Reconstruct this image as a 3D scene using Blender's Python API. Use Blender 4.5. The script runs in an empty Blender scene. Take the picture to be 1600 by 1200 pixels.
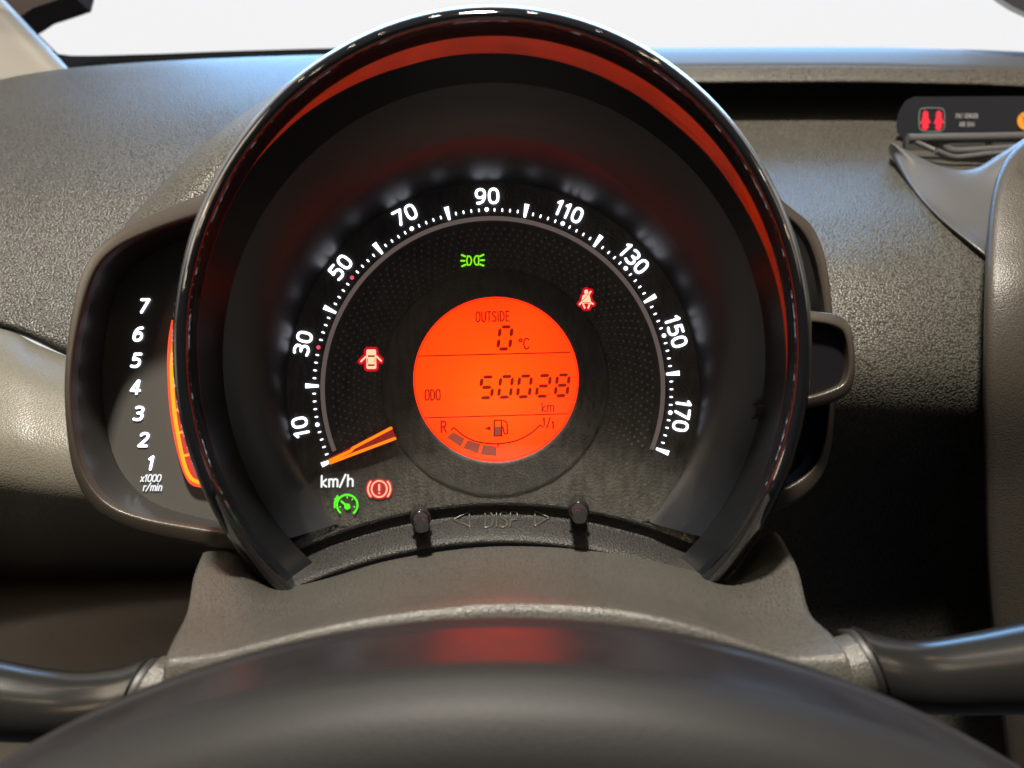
import bpy, math, random
import numpy as np
from mathutils import Matrix, Vector

# ------------------------------------------------------------------ frame, camera, light, exposure
F, D = 1208.0, 0.25                    # focal length in pixels of a 1600 px wide picture; camera to dial face (m)
PITCH, ROLL = math.radians(25), math.radians(1.2)
s_, c_ = math.sin(PITCH), math.cos(PITCH)
# cluster frame: x right, y up along the dial face, z out of the dial towards the driver
M = Matrix.Translation((0, 0, 0.95)) @ Matrix(((1, 0, 0, 0), (0, s_, -c_, 0), (0, c_, s_, 0), (0, 0, 0, 1))) @ Matrix.Rotation(-ROLL, 4, 'Z')

sc = bpy.context.scene
cam_d = bpy.data.cameras.new('camera'); cam = bpy.data.objects.new('camera', cam_d)
sc.collection.objects.link(cam)
cam.matrix_world = M @ Matrix.Translation((0, 0, D))
cam_d.sensor_width = 36; cam_d.lens = F / 1600 * 36
cam_d.clip_start = 0.005; cam_d.clip_end = 50
cam_d.dof.use_dof = True; cam_d.dof.focus_distance = D + 0.016; cam_d.dof.aperture_fstop = 13.0
sc.camera = cam

world = bpy.data.worlds.new('World'); sc.world = world; world.use_nodes = True
bg = world.node_tree.nodes['Background']
bg.inputs[0].default_value = (0.055, 0.056, 0.064, 1); bg.inputs[1].default_value = .62
vs = sc.view_settings
vs.view_transform = 'Standard'; vs.look = 'None'; vs.exposure = 0; vs.gamma = 1; vs.use_curve_mapping = False
sc.cycles.use_denoising = True
sc.cycles.max_bounces = 8; sc.cycles.transparent_max_bounces = 12
sc.cycles.sample_clamp_indirect = 6

def area(name, loc, aim, size, power, col, size_y=None):
    l = bpy.data.lights.new(name, 'AREA'); l.energy = power; l.color = col
    l.size = size
    if size_y: l.shape = 'RECTANGLE'; l.size_y = size_y
    o = bpy.data.objects.new(name, l); sc.collection.objects.link(o)
    o.location = loc
    d = Vector(aim) - Vector(loc)
    o.rotation_euler = d.to_track_quat('-Z', 'Y').to_euler()
    return o
C0 = M @ Vector((0, 0, 0))
# showroom ceiling lamp (warm), almost straight above the dashboard, and cool daylight falling in through the windscreen
area('ceiling_lamp', C0 + Vector((-0.06, -0.075, 1.25)), C0, 0.11, 60, (1.0, 0.915, 0.79))
area('windscreen_daylight', C0 + Vector((0.15, 2.3, 0.72)), C0 + Vector((0, 0.3, 0)), 2.4, 70, (0.20, 0.52, 1.0), 0.8)
for n, (x, y, z, sz, pw, col) in enumerate([  # small spots for the rim sparkles, plus added side lamps
        (-0.9, -0.9, 1.5, 0.07, 1.1, (1, .80, .55)), (0.8, -0.7, 1.6, 0.06, 1.0, (1, .78, .52)),
        (-1.5, -0.1, 0.8, 0.9, 12.0, (1, .84, .64)), (1.7, -0.2, 0.7, 0.7, 3.0, (1, .72, .45)),  # broad side lamps, added for bronze rim streaks and side light
        (-0.35, 0.5, 1.7, 0.06, 2.0, (1, .93, .82)), (0.25, 0.9, 1.7, 0.06, 2.0, (1, .96, .90)),
        (-1.3, -1.3, 0.9, 0.25, 1.5, (1, .70, .42)),
        (-0.6, -0.2, 1.6, 0.035, .5, (1, .85, .65)), (-0.8, 0.25, 1.5, 0.035, .5, (1, .9, .75)), (-1.1, 0.4, 1.3, 0.04, .5, (1, .75, .45)),
        (0.6, 0.1, 1.6, 0.035, .5, (1, .85, .65)), (0.95, 0.35, 1.4, 0.04, .6, (1, .7, .4)), (0.75, -0.35, 1.3, 0.035, .5, (1, .8, .55)),
        (-1.0, -0.55, 0.35, 0.05, .35, (1, .82, .6)), (-1.0, -0.2, 0.5, 0.05, .35, (1, .8, .55)), (-1.1, -0.85, 0.65, 0.05, .35, (1, .75, .5)),  # low side spots, added for sparkles on the rim flanks
        (1.0, -0.45, 0.45, 0.05, .35, (1, .72, .42)), (1.1, -0.15, 0.65, 0.05, .35, (1, .9, .75))]):
    area('sparkle_fill_lamp', C0 + Vector((x, y, z)), C0, sz, pw, col)

# ------------------------------------------------------------------ helpers
def P(x, y, w=0.0):
    k = (D - w) / F
    return np.array(((x - 800) * k, (600 - y) * k, w))
PX = D / F

def put(o, base):
    o.matrix_world = M @ Matrix.Translation(base)
def thing(name, label, cat, base, group=None):
    o = bpy.data.objects.new(name, None); sc.collection.objects.link(o)
    o.empty_display_size = 0.01
    put(o, base); o['label'] = label; o['category'] = cat
    if group: o['group'] = group
    o['_b'] = [float(q) for q in base]
    return o
def base_of(o):
    return np.array(o['_b'])

class MB:
    def __init__(s): s.v, s.f = [], []
    def add(s, vs, fs):
        k = len(s.v); s.v += [tuple(map(float, q)) for q in vs]; s.f += [tuple(i + k for i in f) for f in fs]
    def grid(s, G, closed=False):
        R, C = len(G), len(G[0])
        vs = [p for r in G for p in r]; fs = []
        for i in range(R - 1):
            for j in range(C if closed else C - 1):
                j2 = (j + 1) % C
                fs.append((i * C + j, i * C + j2, (i + 1) * C + j2, (i + 1) * C + j))
        s.add(vs, fs)
    def poly(s, pts): s.add(pts, [tuple(range(len(pts)))])
    def prism(s, pts, d):
        """front polygon pts extruded by vector d"""
        n = len(pts); pts = [np.array(p, float) for p in pts]
        s.add(pts + [p + d for p in pts], [tuple(range(n)), tuple(range(2 * n - 1, n - 1, -1))] + [(i, (i + 1) % n, n + (i + 1) % n, n + i) for i in range(n)])
    def tube(s, path, r, n=10, cap=True):
        path = [np.array(p, float) for p in path]; rr = r if hasattr(r, '__len__') else [r] * len(path)
        G = []; up = None
        for i, p in enumerate(path):
            t = path[min(i + 1, len(path) - 1)] - path[max(i - 1, 0)]; t = t / (np.linalg.norm(t) + 1e-12)
            if up is None:
                up = np.array((0, 0, 1.)) if abs(t[2]) < .9 else np.array((0, 1., 0))
            a = np.cross(t, up); a /= np.linalg.norm(a); b = np.cross(a, t); up = b
            G.append([p + rr[i] * (math.cos(k * 2 * math.pi / n) * a + math.sin(k * 2 * math.pi / n) * b) for k in range(n)])
        s.grid(G, closed=True)
        if cap: s.poly(G[0][::-1]); s.poly(G[-1])
    def build(s, name, mat, parent=None, smooth=True, label=None, root=None, sharp=None):
        """root = True: a top-level mesh placed by its own base"""
        if parent is not None: b = base_of(parent)
        else: b = np.array(root if root is not None else (0, 0, 0), float)
        me = bpy.data.meshes.new(name)
        me.from_pydata([tuple(np.array(q) - b) for q in s.v], [], s.f)
        me.polygons.foreach_set('use_smooth', [smooth] * len(me.polygons))
        me.materials.append(mat); me.update()
        if sharp: me.set_sharp_from_angle(angle=math.radians(sharp))
        o = bpy.data.objects.new(name, me); sc.collection.objects.link(o)
        o['_b'] = [float(q) for q in b]
        if parent is not None: o.parent = parent
        else: put(o, b)
        if label: o['label'] = label
        return o
def tag(o, label, cat=None, group=None, kind=None):
    if label: o['label'] = label
    if cat: o['category'] = cat
    if group: o['group'] = group
    if kind: o['kind'] = kind
    return o

def cr(pts, n):
    """Catmull-Rom through pts (array K x 3)"""
    p = np.asarray(pts, float); K = len(p)
    q = np.vstack([2 * p[0] - p[1], p, 2 * p[-1] - p[-2]]); out = []
    for i in range(K - 1):
        a, b, c, d = q[i], q[i + 1], q[i + 2], q[i + 3]
        for k in range(n):
            t = k / n
            out.append(.5 * (2 * b + (c - a) * t + (2 * a - 5 * b + 4 * c - d) * t * t + (3 * b - a - 3 * c + d) * t ** 3))
    out.append(p[-1]); return np.array(out)
def surf(rows, nr=6, nc=6):
    """rows of (x, y, w) in picture units -> smooth sheet of points"""
    A = np.array([[P(*p) for p in r] for r in rows])
    B = np.array([cr(r, nc) for r in A])
    Cc = np.array([cr(B[:, j], nr) for j in range(B.shape[1])])
    return np.transpose(Cc, (1, 0, 2))
def rows_of(xs, *yws):
    out = []
    for ys, ws in yws:
        ys = ys if hasattr(ys, '__len__') else [ys] * len(xs)
        ws = ws if hasattr(ws, '__len__') else [ws] * len(xs)
        out.append([(x, y, w) for x, y, w in zip(xs, ys, ws)])
    return out

# ------------------------------------------------------------------ materials
def mat(name, col, rough=0.5, grain=None, gs=0.3, spec=0.5, metal=0.0, emit=None, es=0.0, mottle=0.0, coat=0.0, speck=0.0, streak=0.0, dist=0.0004, rvar=0.0):
    m = bpy.data.materials.new(name); m.use_nodes = True
    nt = m.node_tree; b = nt.nodes['Principled BSDF']; L = nt.links.new
    b.inputs['Base Color'].default_value = (*col, 1); b.inputs['Roughness'].default_value = rough
    b.inputs['Specular IOR Level'].default_value = spec; b.inputs['Metallic'].default_value = metal
    b.inputs['Coat Weight'].default_value = coat; b.inputs['Coat Roughness'].default_value = 0.03
    if emit: b.inputs['Emission Color'].default_value = (*emit, 1); b.inputs['Emission Strength'].default_value = es
    tc = nt.nodes.new('ShaderNodeTexCoord')
    def noise(scale, detail=3):
        n = nt.nodes.new('ShaderNodeTexNoise'); n.inputs['Scale'].default_value = scale; n.inputs['Detail'].default_value = detail
        L(tc.outputs['Object'], n.inputs['Vector']); return n
    if mottle:
        n = noise(28, 4); r = nt.nodes.new('ShaderNodeMapRange')
        r.inputs['To Min'].default_value = 1 - mottle; r.inputs['To Max'].default_value = 1 + mottle
        L(n.outputs['Fac'], r.inputs['Value'])
        mx = nt.nodes.new('ShaderNodeVectorMath'); mx.operation = 'SCALE'; mx.inputs[0].default_value = col
        L(r.outputs[0], mx.inputs['Scale']); L(mx.outputs[0], b.inputs['Base Color'])
    if streak:
        mp = nt.nodes.new('ShaderNodeMapping'); mp.inputs['Scale'].default_value = (1, .3, 1); mp.inputs['Rotation'].default_value = (0, 0, .15)
        n = nt.nodes.new('ShaderNodeTexNoise'); n.inputs['Scale'].default_value = 480; n.inputs['Detail'].default_value = 5
        L(tc.outputs['Object'], mp.inputs[0]); L(mp.outputs[0], n.inputs['Vector'])
        r = nt.nodes.new('ShaderNodeMapRange'); r.inputs['From Min'].default_value = .3; r.inputs['From Max'].default_value = .7
        r.inputs['To Min'].default_value = 1 - streak; r.inputs['To Max'].default_value = 1 + streak
        L(n.outputs['Fac'], r.inputs['Value'])
        m3 = nt.nodes.new('ShaderNodeVectorMath'); m3.operation = 'SCALE'; m3.inputs[0].default_value = col
        L(r.outputs[0], m3.inputs['Scale']); L(m3.outputs[0], b.inputs['Base Color'])
    if rvar:
        n = noise(60, 5); r = nt.nodes.new('ShaderNodeMapRange')
        r.inputs['From Min'].default_value = .3; r.inputs['From Max'].default_value = .7
        r.inputs['To Min'].default_value = max(.02, rough - rvar); r.inputs['To Max'].default_value = rough + rvar
        L(n.outputs['Fac'], r.inputs['Value']); L(r.outputs[0], b.inputs['Roughness'])
    if grain:
        v = nt.nodes.new('ShaderNodeTexVoronoi'); v.inputs['Scale'].default_value = grain; v.inputs['Randomness'].default_value = 1
        wn = noise(grain * .5, 2); wv = nt.nodes.new('ShaderNodeVectorMath'); wv.operation = 'MULTIPLY_ADD'
        wv.inputs[1].default_value = (.45 / grain,) * 3
        L(wn.outputs['Color'], wv.inputs[0]); L(tc.outputs['Object'], wv.inputs[2]); L(wv.outputs[0], v.inputs['Vector'])
        n = noise(grain * .35, 3)
        if speck:
            r2 = nt.nodes.new('ShaderNodeMapRange'); r2.inputs['From Min'].default_value = .15; r2.inputs['From Max'].default_value = .75
            r2.inputs['To Min'].default_value = 1 + speck; r2.inputs['To Max'].default_value = 1 - speck * .75
            L(v.outputs['Distance'], r2.inputs['Value'])
            m2 = nt.nodes.new('ShaderNodeVectorMath'); m2.operation = 'SCALE'; L(r2.outputs[0], m2.inputs['Scale'])
            if mottle: L(mx.outputs[0], m2.inputs[0])
            else: m2.inputs[0].default_value = col
            L(m2.outputs[0], b.inputs['Base Color'])
        ad = nt.nodes.new('ShaderNodeMath'); ad.operation = 'MULTIPLY_ADD'; ad.inputs[1].default_value = .12
        L(n.outputs['Fac'], ad.inputs[0]); L(v.outputs['Distance'], ad.inputs[2])
        bp = nt.nodes.new('ShaderNodeBump'); bp.inputs['Strength'].default_value = gs; bp.inputs['Distance'].default_value = dist
        bp.invert = True
        L(ad.outputs[0], bp.inputs['Height']); L(bp.outputs[0], b.inputs['Normal'])
    return m
def glow(name, col, st=1.0):
    m = bpy.data.materials.new(name); m.use_nodes = True; nt = m.node_tree
    b = nt.nodes['Principled BSDF']; b.inputs['Base Color'].default_value = (0.01, 0.01, 0.01, 1); b.inputs['Roughness'].default_value = .4
    b.inputs['Emission Color'].default_value = (*col, 1); b.inputs['Emission Strength'].default_value = st
    return m
dash = mat('dash_grained_plastic', (.027, .0265, .025), .40, 1050, .65, spec=.36, mottle=.15, dist=.0007, speck=.7)
dash_r = mat('dash_grained_plastic_fine', (.042, .040, .033), .40, 1000, .6, spec=.36, mottle=.15, dist=.0007, speck=.7)
satin = mat('satin_trim_plastic', (.085, .080, .064), .38, 1500, .3, mottle=.06, dist=.0003, speck=.15)
satin_d = mat('satin_dark_plastic', (.060, .052, .044), .42, 1500, .18, mottle=.08, dist=.0002)
cowl_m = mat('cowl_grained_plastic', (.043, .041, .036), .37, 2300, .45, mottle=.10, dist=.0003, speck=.45)
gloss = mat('piano_black', (.006, .006, .007), .04, coat=.6, spec=.6)
wallm = mat('hood_wall_black', (.006, .007, .010), .22, spec=.4)
facetm = mat('hood_reflector_black', (.010, .008, .009), .15, coat=.35, spec=1.0, rvar=.09)
bezel_m = mat('bezel_bronze_grey', (.026, .021, .016), .38, 2200, .2, mottle=.08, dist=.0002)
face_m = mat('dial_face', (.046, .044, .038), .5, 1100, .6, spec=.3, dist=.0003, streak=.35)
bowl_m = mat('dial_bowl', (.004, .006, .010), .42, 2400, .10, spec=.75, dist=.0001)
ledge_m = mat('ledge_grained', (.017, .0165, .015), .5, 1700, .7, spec=.3, speck=.5, dist=.0003)
boss_m = mat('display_boss', (.048, .046, .040), .5, 1300, .5, spec=.3, dist=.0003, streak=.32)
dot_m = mat('face_dots', (.16, .15, .16), .35)
blackm = mat('recess_black', (.006, .006, .007), .6)
rubber = mat('rubber_black', (.010, .010, .010), .5)
pin_m = mat('button_black', (.012, .010, .011), .16, coat=.3)
tface_m = mat('tachometer_face', (.055, .053, .048), .45, 2600, .1, dist=.0001)
leather = mat('wheel_leather', (.0075, .0075, .008), .55, 2600, .2, spec=.24, mottle=.1, dist=.0003)
stalk_m = mat('stalk_plastic', (.009, .009, .0088), .24, 2200, .10, mottle=.05, dist=.0001)
pillar_m = mat('pillar_cream', (.12, .112, .095), .5, 900, .1)
visor_m = mat('visor_dark', (.018, .012, .011), .7, spec=.2)
white = glow('lamp_white', (.86, .88, 1.0), 3.0)
white_t = glow('lamp_white_soft', (.95, .95, .97), 1.0)
pinkm = glow('lamp_pink', (.85, .09, .16), 1.0)
arc_m = glow('arc_print', (.115, .088, .078), 1.0)
green = glow('lamp_green', (.10, 1.0, .008), 1.0)
green_l = glow('lamp_lime', (.30, 1.0, .015), 1.0)
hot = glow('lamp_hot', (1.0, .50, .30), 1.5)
red = glow('lamp_red', (.62, .002, .016), 1.0)
red_d = glow('lamp_red_dim', (.16, .003, .008), 1.0)
amber = glow('needle_amber', (1.0, .20, .0), 1.5)
amber_r = glow('needle_red', (.26, .008, .006), 1.0)
bar_y = glow('bar_yellow', (1.0, .36, .005), 1.4)
bar_o = glow('bar_orange', (1.0, .085, .022), 1.1)
bar_r = glow('bar_red', (.72, .035, .022), 1.0)
seg_m = glow('lcd_segment', (.26, .008, .001), 1.0)
seg_t = glow('lcd_caption', (.28, .008, .001), 1.0)
seg_g = glow('lcd_block', (.37, .065, .035), 1.0)
amber_d = glow('airbag_amber', (1.0, .33, .0), 1.0)
air_red = glow('airbag_red', (1.0, .0, .03), 1.1)
dimtxt = mat('panel_print', (.16, .16, .17), .6)
gline = mat('panel_outline', (.08, .10, .09), .6)

def lcd_mat():
    m = bpy.data.materials.new('lcd_backlight'); m.use_nodes = True; nt = m.node_tree; L = nt.links.new
    b = nt.nodes['Principled BSDF']; b.inputs['Base Color'].default_value = (.02, .01, .01, 1); b.inputs['Roughness'].default_value = .25
    tc = nt.nodes.new('ShaderNodeTexCoord'); n = nt.nodes.new('ShaderNodeTexNoise'); n.inputs['Scale'].default_value = 34; n.inputs['Detail'].default_value = 1
    L(tc.outputs['Object'], n.inputs['Vector'])
    r = nt.nodes.new('ShaderNodeValToRGB'); r.color_ramp.elements[0].position = .12; r.color_ramp.elements[1].position = .75
    r.color_ramp.elements[0].color = (1, .016, .0006, 1); r.color_ramp.elements[1].color = (1, .046, .0005, 1)
    mp = nt.nodes.new('ShaderNodeMapping'); mp.vector_type = 'TEXTURE'
    c = P(772, 610, -.003) - P(780, 880, 0); mp.inputs['Location'].default_value = tuple(c); mp.inputs['Scale'].default_value = (.036, .036, .036)
    gr = nt.nodes.new('ShaderNodeTexGradient'); gr.gradient_type = 'SPHERICAL'; L(tc.outputs['Object'], mp.inputs[0]); L(mp.outputs[0], gr.inputs[0])
    ad = nt.nodes.new('ShaderNodeMath'); ad.operation = 'MULTIPLY_ADD'; ad.inputs[1].default_value = .35; L(n.outputs['Fac'], ad.inputs[0])
    sc2 = nt.nodes.new('ShaderNodeMath'); sc2.operation = 'MULTIPLY'; sc2.inputs[1].default_value = .62; L(gr.outputs['Fac'], sc2.inputs[0]); L(sc2.outputs[0], ad.inputs[2])
    L(ad.outputs[0], r.inputs['Fac']); L(r.outputs['Color'], b.inputs['Emission Color']); b.inputs['Emission Strength'].default_value = 2.8
    return m
lcd_m = lcd_mat()

def glass_mat(name, refl=1.0, tint=(1, 1, 1), ior=1.5):
    m = bpy.data.materials.new(name); m.use_nodes = True; nt = m.node_tree; nt.nodes.clear(); L = nt.links.new
    out = nt.nodes.new('ShaderNodeOutputMaterial'); t = nt.nodes.new('ShaderNodeBsdfTransparent'); t.inputs[0].default_value = (*tint, 1)
    g = nt.nodes.new('ShaderNodeBsdfGlossy'); g.inputs['Roughness'].default_value = .03; g.inputs[0].default_value = (refl, refl, refl, 1)
    lw = nt.nodes.new('ShaderNodeLayerWeight'); lw.inputs['Blend'].default_value = .5
    pw = nt.nodes.new('ShaderNodeMath'); pw.operation = 'POWER'; pw.inputs[1].default_value = 5; L(lw.outputs['Facing'], pw.inputs[0])
    f0 = ((ior - 1) / (ior + 1)) ** 2
    fr = nt.nodes.new('ShaderNodeMath'); fr.operation = 'MULTIPLY_ADD'; fr.inputs[1].default_value = 1 - f0; fr.inputs[2].default_value = f0; L(pw.outputs[0], fr.inputs[0])
    mx = nt.nodes.new('ShaderNodeMixShader'); L(fr.outputs[0], mx.inputs[0]); L(t.outputs[0], mx.inputs[1]); L(g.outputs[0], mx.inputs[2]); L(mx.outputs[0], out.inputs[0])
    return m

# ------------------------------------------------------------------ stroke lettering
def smooth2(pts, n=6):
    p = [(x, y, 0) for x, y in pts]; return [(q[0], q[1]) for q in cr(p, n)]
def sup(cx, cy, rx, ry, n=2.6, k=28, a0=0, a1=360):
    out = []
    for i in range(k + 1):
        a = math.radians(a0 + (a1 - a0) * i / k); c, s = math.cos(a), math.sin(a)
        out.append((cx + rx * math.copysign(abs(c) ** (2 / n), c), cy + ry * math.copysign(abs(s) ** (2 / n), s)))
    return out
S = smooth2
six = S([(.50, .99), (.33, .98), (.15, .85), (.05, .60), (.03, .32), (.10, .08), (.30, 0), (.50, .08), (.57, .30), (.50, .53), (.30, .60), (.10, .50), (.04, .36)])
GL = {
 '0': (.60, [sup(.30, .5, .28, .5)]),
 '1': (.36, [[(.03, .82), (.22, 1), (.22, 0)]]),
 '2': (.60, [S([(.03, .86), (.12, .97), (.30, 1), (.48, .94), (.54, .76), (.47, .56), (.30, .34)]) + [(.02, 0), (.57, 0)]]),
 '3': (.58, [S([(.03, .95), (.16, 1), (.34, .99), (.50, .90), (.52, .74), (.44, .58), (.20, .53)]), S([(.20, .53), (.42, .50), (.55, .36), (.54, .15), (.40, .02), (.20, 0), (.02, .05)])]),
 '4': (.64, [[(.44, 0), (.44, 1), (.38, 1), (.02, .24), (.62, .24)]]),
 '5': (.58, [[(.52, 1), (.10, 1), (.07, .56)], S([(.07, .56), (.28, .61), (.48, .53), (.55, .32), (.48, .08), (.28, 0), (.02, .04)])]),
 '6': (.60, [six]),
 '7': (.58, [[(.02, 1), (.55, 1), (.20, 0)]]),
 '9': (.60, [[(.60 - x, 1 - y) for x, y in six]]),
 'k': (.50, [[(.04, 0), (.04, 1)], [(.44, .66), (.06, .32), (.46, 0)]]),
 'm': (.82, [[(.04, 0), (.04, .66)], [(.04, .58)] + S([(.06, .58), (.2, .67), (.36, .62), (.40, .45)]) + [(.40, 0)], S([(.40, .5), (.5, .65), (.66, .66), (.76, .56), (.77, .42)]) + [(.77, 0)]]),
 'h': (.52, [[(.04, 0), (.04, 1)], S([(.04, .52), (.2, .66), (.38, .64), (.46, .50), (.47, .40)]) + [(.47, 0)]]),
 'n': (.52, [[(.04, 0), (.04, .66)], S([(.04, .52), (.2, .66), (.38, .64), (.46, .50), (.47, .40)]) + [(.47, 0)]]),
 'r': (.36, [[(.04, 0), (.04, .66)], S([(.04, .45), (.12, .60), (.32, .66)])]),
 'i': (.16, [[(.06, 0), (.06, .66)], [(.06, .92), (.06, .95)]]),
 'x': (.48, [[(.02, 0), (.44, .66)], [(.02, .66), (.44, 0)]]),
 '/': (.50, [[(.0, -.06), (.48, 1.06)]]),
 'O': (.60, [sup(.30, .5, .27, .5, 2.8)]),
 'U': (.60, [[(.05, 1), (.05, .3)] + S([(.05, .3), (.12, .06), (.30, 0), (.48, .06), (.55, .3)]) + [(.55, 1)]]),
 'T': (.52, [[(.0, 1), (.52, 1)], [(.26, 1), (.26, 0)]]),
 'S': (.54, [S([(.49, .90), (.38, .99), (.22, 1), (.08, .90), (.06, .72), (.18, .57), (.36, .47), (.50, .30), (.46, .09), (.30, 0), (.14, .01), (.02, .09)])]),
 'I': (.14, [[(.07, 0), (.07, 1)]]),
 'D': (.60, [[(.05, 0), (.05, 1)] + S([(.20, 1), (.42, .92), (.55, .70), (.56, .5), (.55, .30), (.42, .08), (.20, 0)]) + [(.05, 0)]]),
 'E': (.48, [[(.46, 1), (.05, 1), (.05, 0), (.46, 0)], [(.05, .52), (.42, .52)]]),
 'P': (.54, [[(.05, 0), (.05, 1)] + S([(.22, 1), (.44, .95), (.52, .74), (.44, .52), (.22, .46)]) + [(.05, .46)]]),
 'R': (.54, [[(.05, 0), (.05, 1)] + S([(.22, 1), (.44, .95), (.50, .76), (.44, .56), (.22, .50)]) + [(.05, .50)], [(.26, .50), (.52, 0)]]),
 'C': (.58, [S([(.55, .86), (.44, .98), (.28, 1), (.10, .86), (.04, .5), (.10, .14), (.28, 0), (.44, .02), (.55, .14)])]),
 'A': (.58, [[(.0, 0), (.29, 1), (.58, 0)], [(.10, .34), (.48, .34)]]),
 'N': (.60, [[(.05, 0), (.05, 1), (.55, 0), (.55, 1)]]),
 'G': (.60, [S([(.53, .86), (.42, .98), (.28, 1), (.10, .86), (.04, .5), (.10, .14), (.28, 0), (.44, .02), (.55, .10)]) + [(.55, .46), (.32, .46)]]),
 'B': (.54, [[(.05, 0), (.05, 1)] + S([(.22, 1), (.44, .94), (.46, .68), (.24, .53)]) + [(.05, .53)], S([(.24, .53), (.46, .46), (.52, .26), (.42, .04), (.22, 0)]) + [(.05, 0)]]),
 'o': (.30, [sup(.14, .84, .13, .15, 2, 16)]),
 ' ': (.30, []),
}
def text(s, cx, cy, h, ang=0, xs=1.0, shear=0.0, gap=.16):
    """polylines in picture units, centred on (cx, cy), cap height h, ang in degrees anticlockwise"""
    adv = 0; items = []
    for ch in s:
        w, st = GL[ch]; items.append((adv, st)); adv += w + gap
    adv -= gap; out = []; a = math.radians(ang); ca, sa = math.cos(a), math.sin(a)
    for x0, st in items:
        for pl in st:
            q = []
            for x, y in pl:
                X = (x + x0 - adv / 2) * xs * h; Y = (y - .5) * h; X += shear * Y
                q.append((cx + X * ca - Y * sa, cy - (X * sa + Y * ca)))
            out.append(q)
    return out
_eps = [0]
def ribbon(mb, lines, wd, w, capn=10, endcap=True):
    for pl in lines:
        _eps[0] = (_eps[0] + 1) % 9
        ww = w + _eps[0] * 3e-6
        for i in range(len(pl) - 1):
            (x0, y0), (x1, y1) = pl[i], pl[i + 1]; dx, dy = x1 - x0, y1 - y0; L = math.hypot(dx, dy)
            if L < 1e-6: continue
            nx, ny = -dy / L * wd / 2, dx / L * wd / 2
            mb.poly([P(x0 + nx, y0 + ny, ww), P(x1 + nx, y1 + ny, ww), P(x1 - nx, y1 - ny, ww), P(x0 - nx, y0 - ny, ww)])
        for i, (x, y) in enumerate(pl):
            if not endcap and i in (0, len(pl) - 1): continue
            mb.poly([P(x + wd / 2 * math.cos(k * 2 * math.pi / capn), y - wd / 2 * math.sin(k * 2 * math.pi / capn), ww + 1e-6) for k in range(capn)])
    return mb
def disc(mb, cx, cy, rx, w, ry=None, n=20):
    ry = ry or rx
    mb.poly([P(cx + rx * math.cos(k * 2 * math.pi / n), cy - ry * math.sin(k * 2 * math.pi / n), w) for k in range(n)])
def pol(cx, cy, r, a):
    a = math.radians(a); return (cx + r * math.cos(a), cy - r * math.sin(a))
def flat(mb, pts, w): mb.poly([P(x, y, w) for x, y in pts])

# ------------------------------------------------------------------ background
b = MB()
cen = M.inverted() @ (C0 + Vector((0, 5, 0.4)))
for_back = [C0 + Vector((x, 5, z)) for x, z in ((-14, -4.0), (14, -4.0), (14, 3.6), (-14, 3.6))]
b.poly([np.array(M.inverted() @ q) for q in for_back])
o = b.build('backdrop', glow('white_background', (.90, .90, .91), 1.0), root=np.array(M.inverted() @ for_back[0]))
tag(o, None, kind='structure')

# windscreen: pane with black printed border
ws = thing('windscreen', 'clear windscreen with black printed lower border behind the dashboard', 'windscreen', P(400, 90, -.36))
b = MB()
rowA = [(-60, 175, -.325), (60, 112, -.34), (200, 100, -.352), (400, 90, -.358), (800, 84, -.36), (1200, 84, -.36), (1500, 88, -.356), (1720, 96, -.35)]
A0 = [P(*p) for p in rowA]
wv = np.array(M.inverted().to_3x3() @ Vector((0, -.62, .80)))     # up and back towards the driver
b.grid([cr(A0, 5), cr([p + wv * .16 for p in A0], 5)])
b.build('pane', glass_mat('windscreen_glass', .6, ior=1.2), ws)
b = MB()
top = [(60, 60), (78, 80), (90, 88), (110, 91), (150, 91), (250, 88), (350, 84), (450, 81), (560, 78), (640, 77)]
bot = [(64, 100), (84, 112), (96, 120), (120, 118), (160, 116), (260, 110), (350, 106), (450, 102), (560, 100), (640, 100)]
b.grid([[P(x, y - 4, -.345) for x, y in top], [P(x, y, -.345) for x, y in bot]])
b.grid([[P(x, y, -.3449) for x, y in ((22, 22), (40, 40), (60, 62), (80, 84))], [P(x, y, -.3449) for x, y in ((16, 24), (33, 44), (52, 66), (70, 90))]])
for i in range(22):
    t = i / 21; disc(b, 29 + 58 * t, 24 + 58 * t, 1.7, -.3447, n=6)
b.build('printed_border', mat('border_black', (.004, .005, .006), .8, spec=.05), ws, smooth=False)

# pillar and visor (left), mirror (right)
b = MB()
sec = [(-260, -120), (-120, -60), (-40, -20), (0, 10), (18, 22)]
rows = []
for t, (dx, dy) in ((0, (0, 0)), (1, (86, 92))):
    rows.append([P(-330 + dx, 60 + dy, -.20), P(-150 + dx, 50 + dy, -.24), P(-50 + dx * .9, 42 + dy, -.268), P(-6 + dx, 34 + dy, -.285), P(14 + dx, 26 + dy, -.293), P(24 + dx, 20 + dy, -.305), P(24 + dx, 18 + dy, -.335)])
ext = lambda r0, r1, k: [p + (q - p) * k for p, q in zip(r0, r1)]
G = [ext(rows[0], rows[1], -.9), rows[0], rows[1], ext(rows[0], rows[1], 1.35)]
b.grid([cr(r, 5) for r in G])
o = b.build('windscreen_pillar', pillar_m, root=P(60, 110, -.28)); tag(o, 'pale cream pillar trim rising at the top left corner', 'pillar')
b = MB()
out = [(-120, -90), (40, -60), (120, -40), (112, -8), (80, 3), (52, 12), (34, 24), (18, 33), (-20, 40), (-120, 46)]
b.prism([P(x, y, -.40) for x, y in out], np.array((0, 0.0, -.03)))
o = b.build('sun_visor', visor_m, root=P(30, 20, -.40), sharp=40); tag(o, 'dark brown visor corner above the pale pillar', 'visor')
b = MB()
G = []
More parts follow.
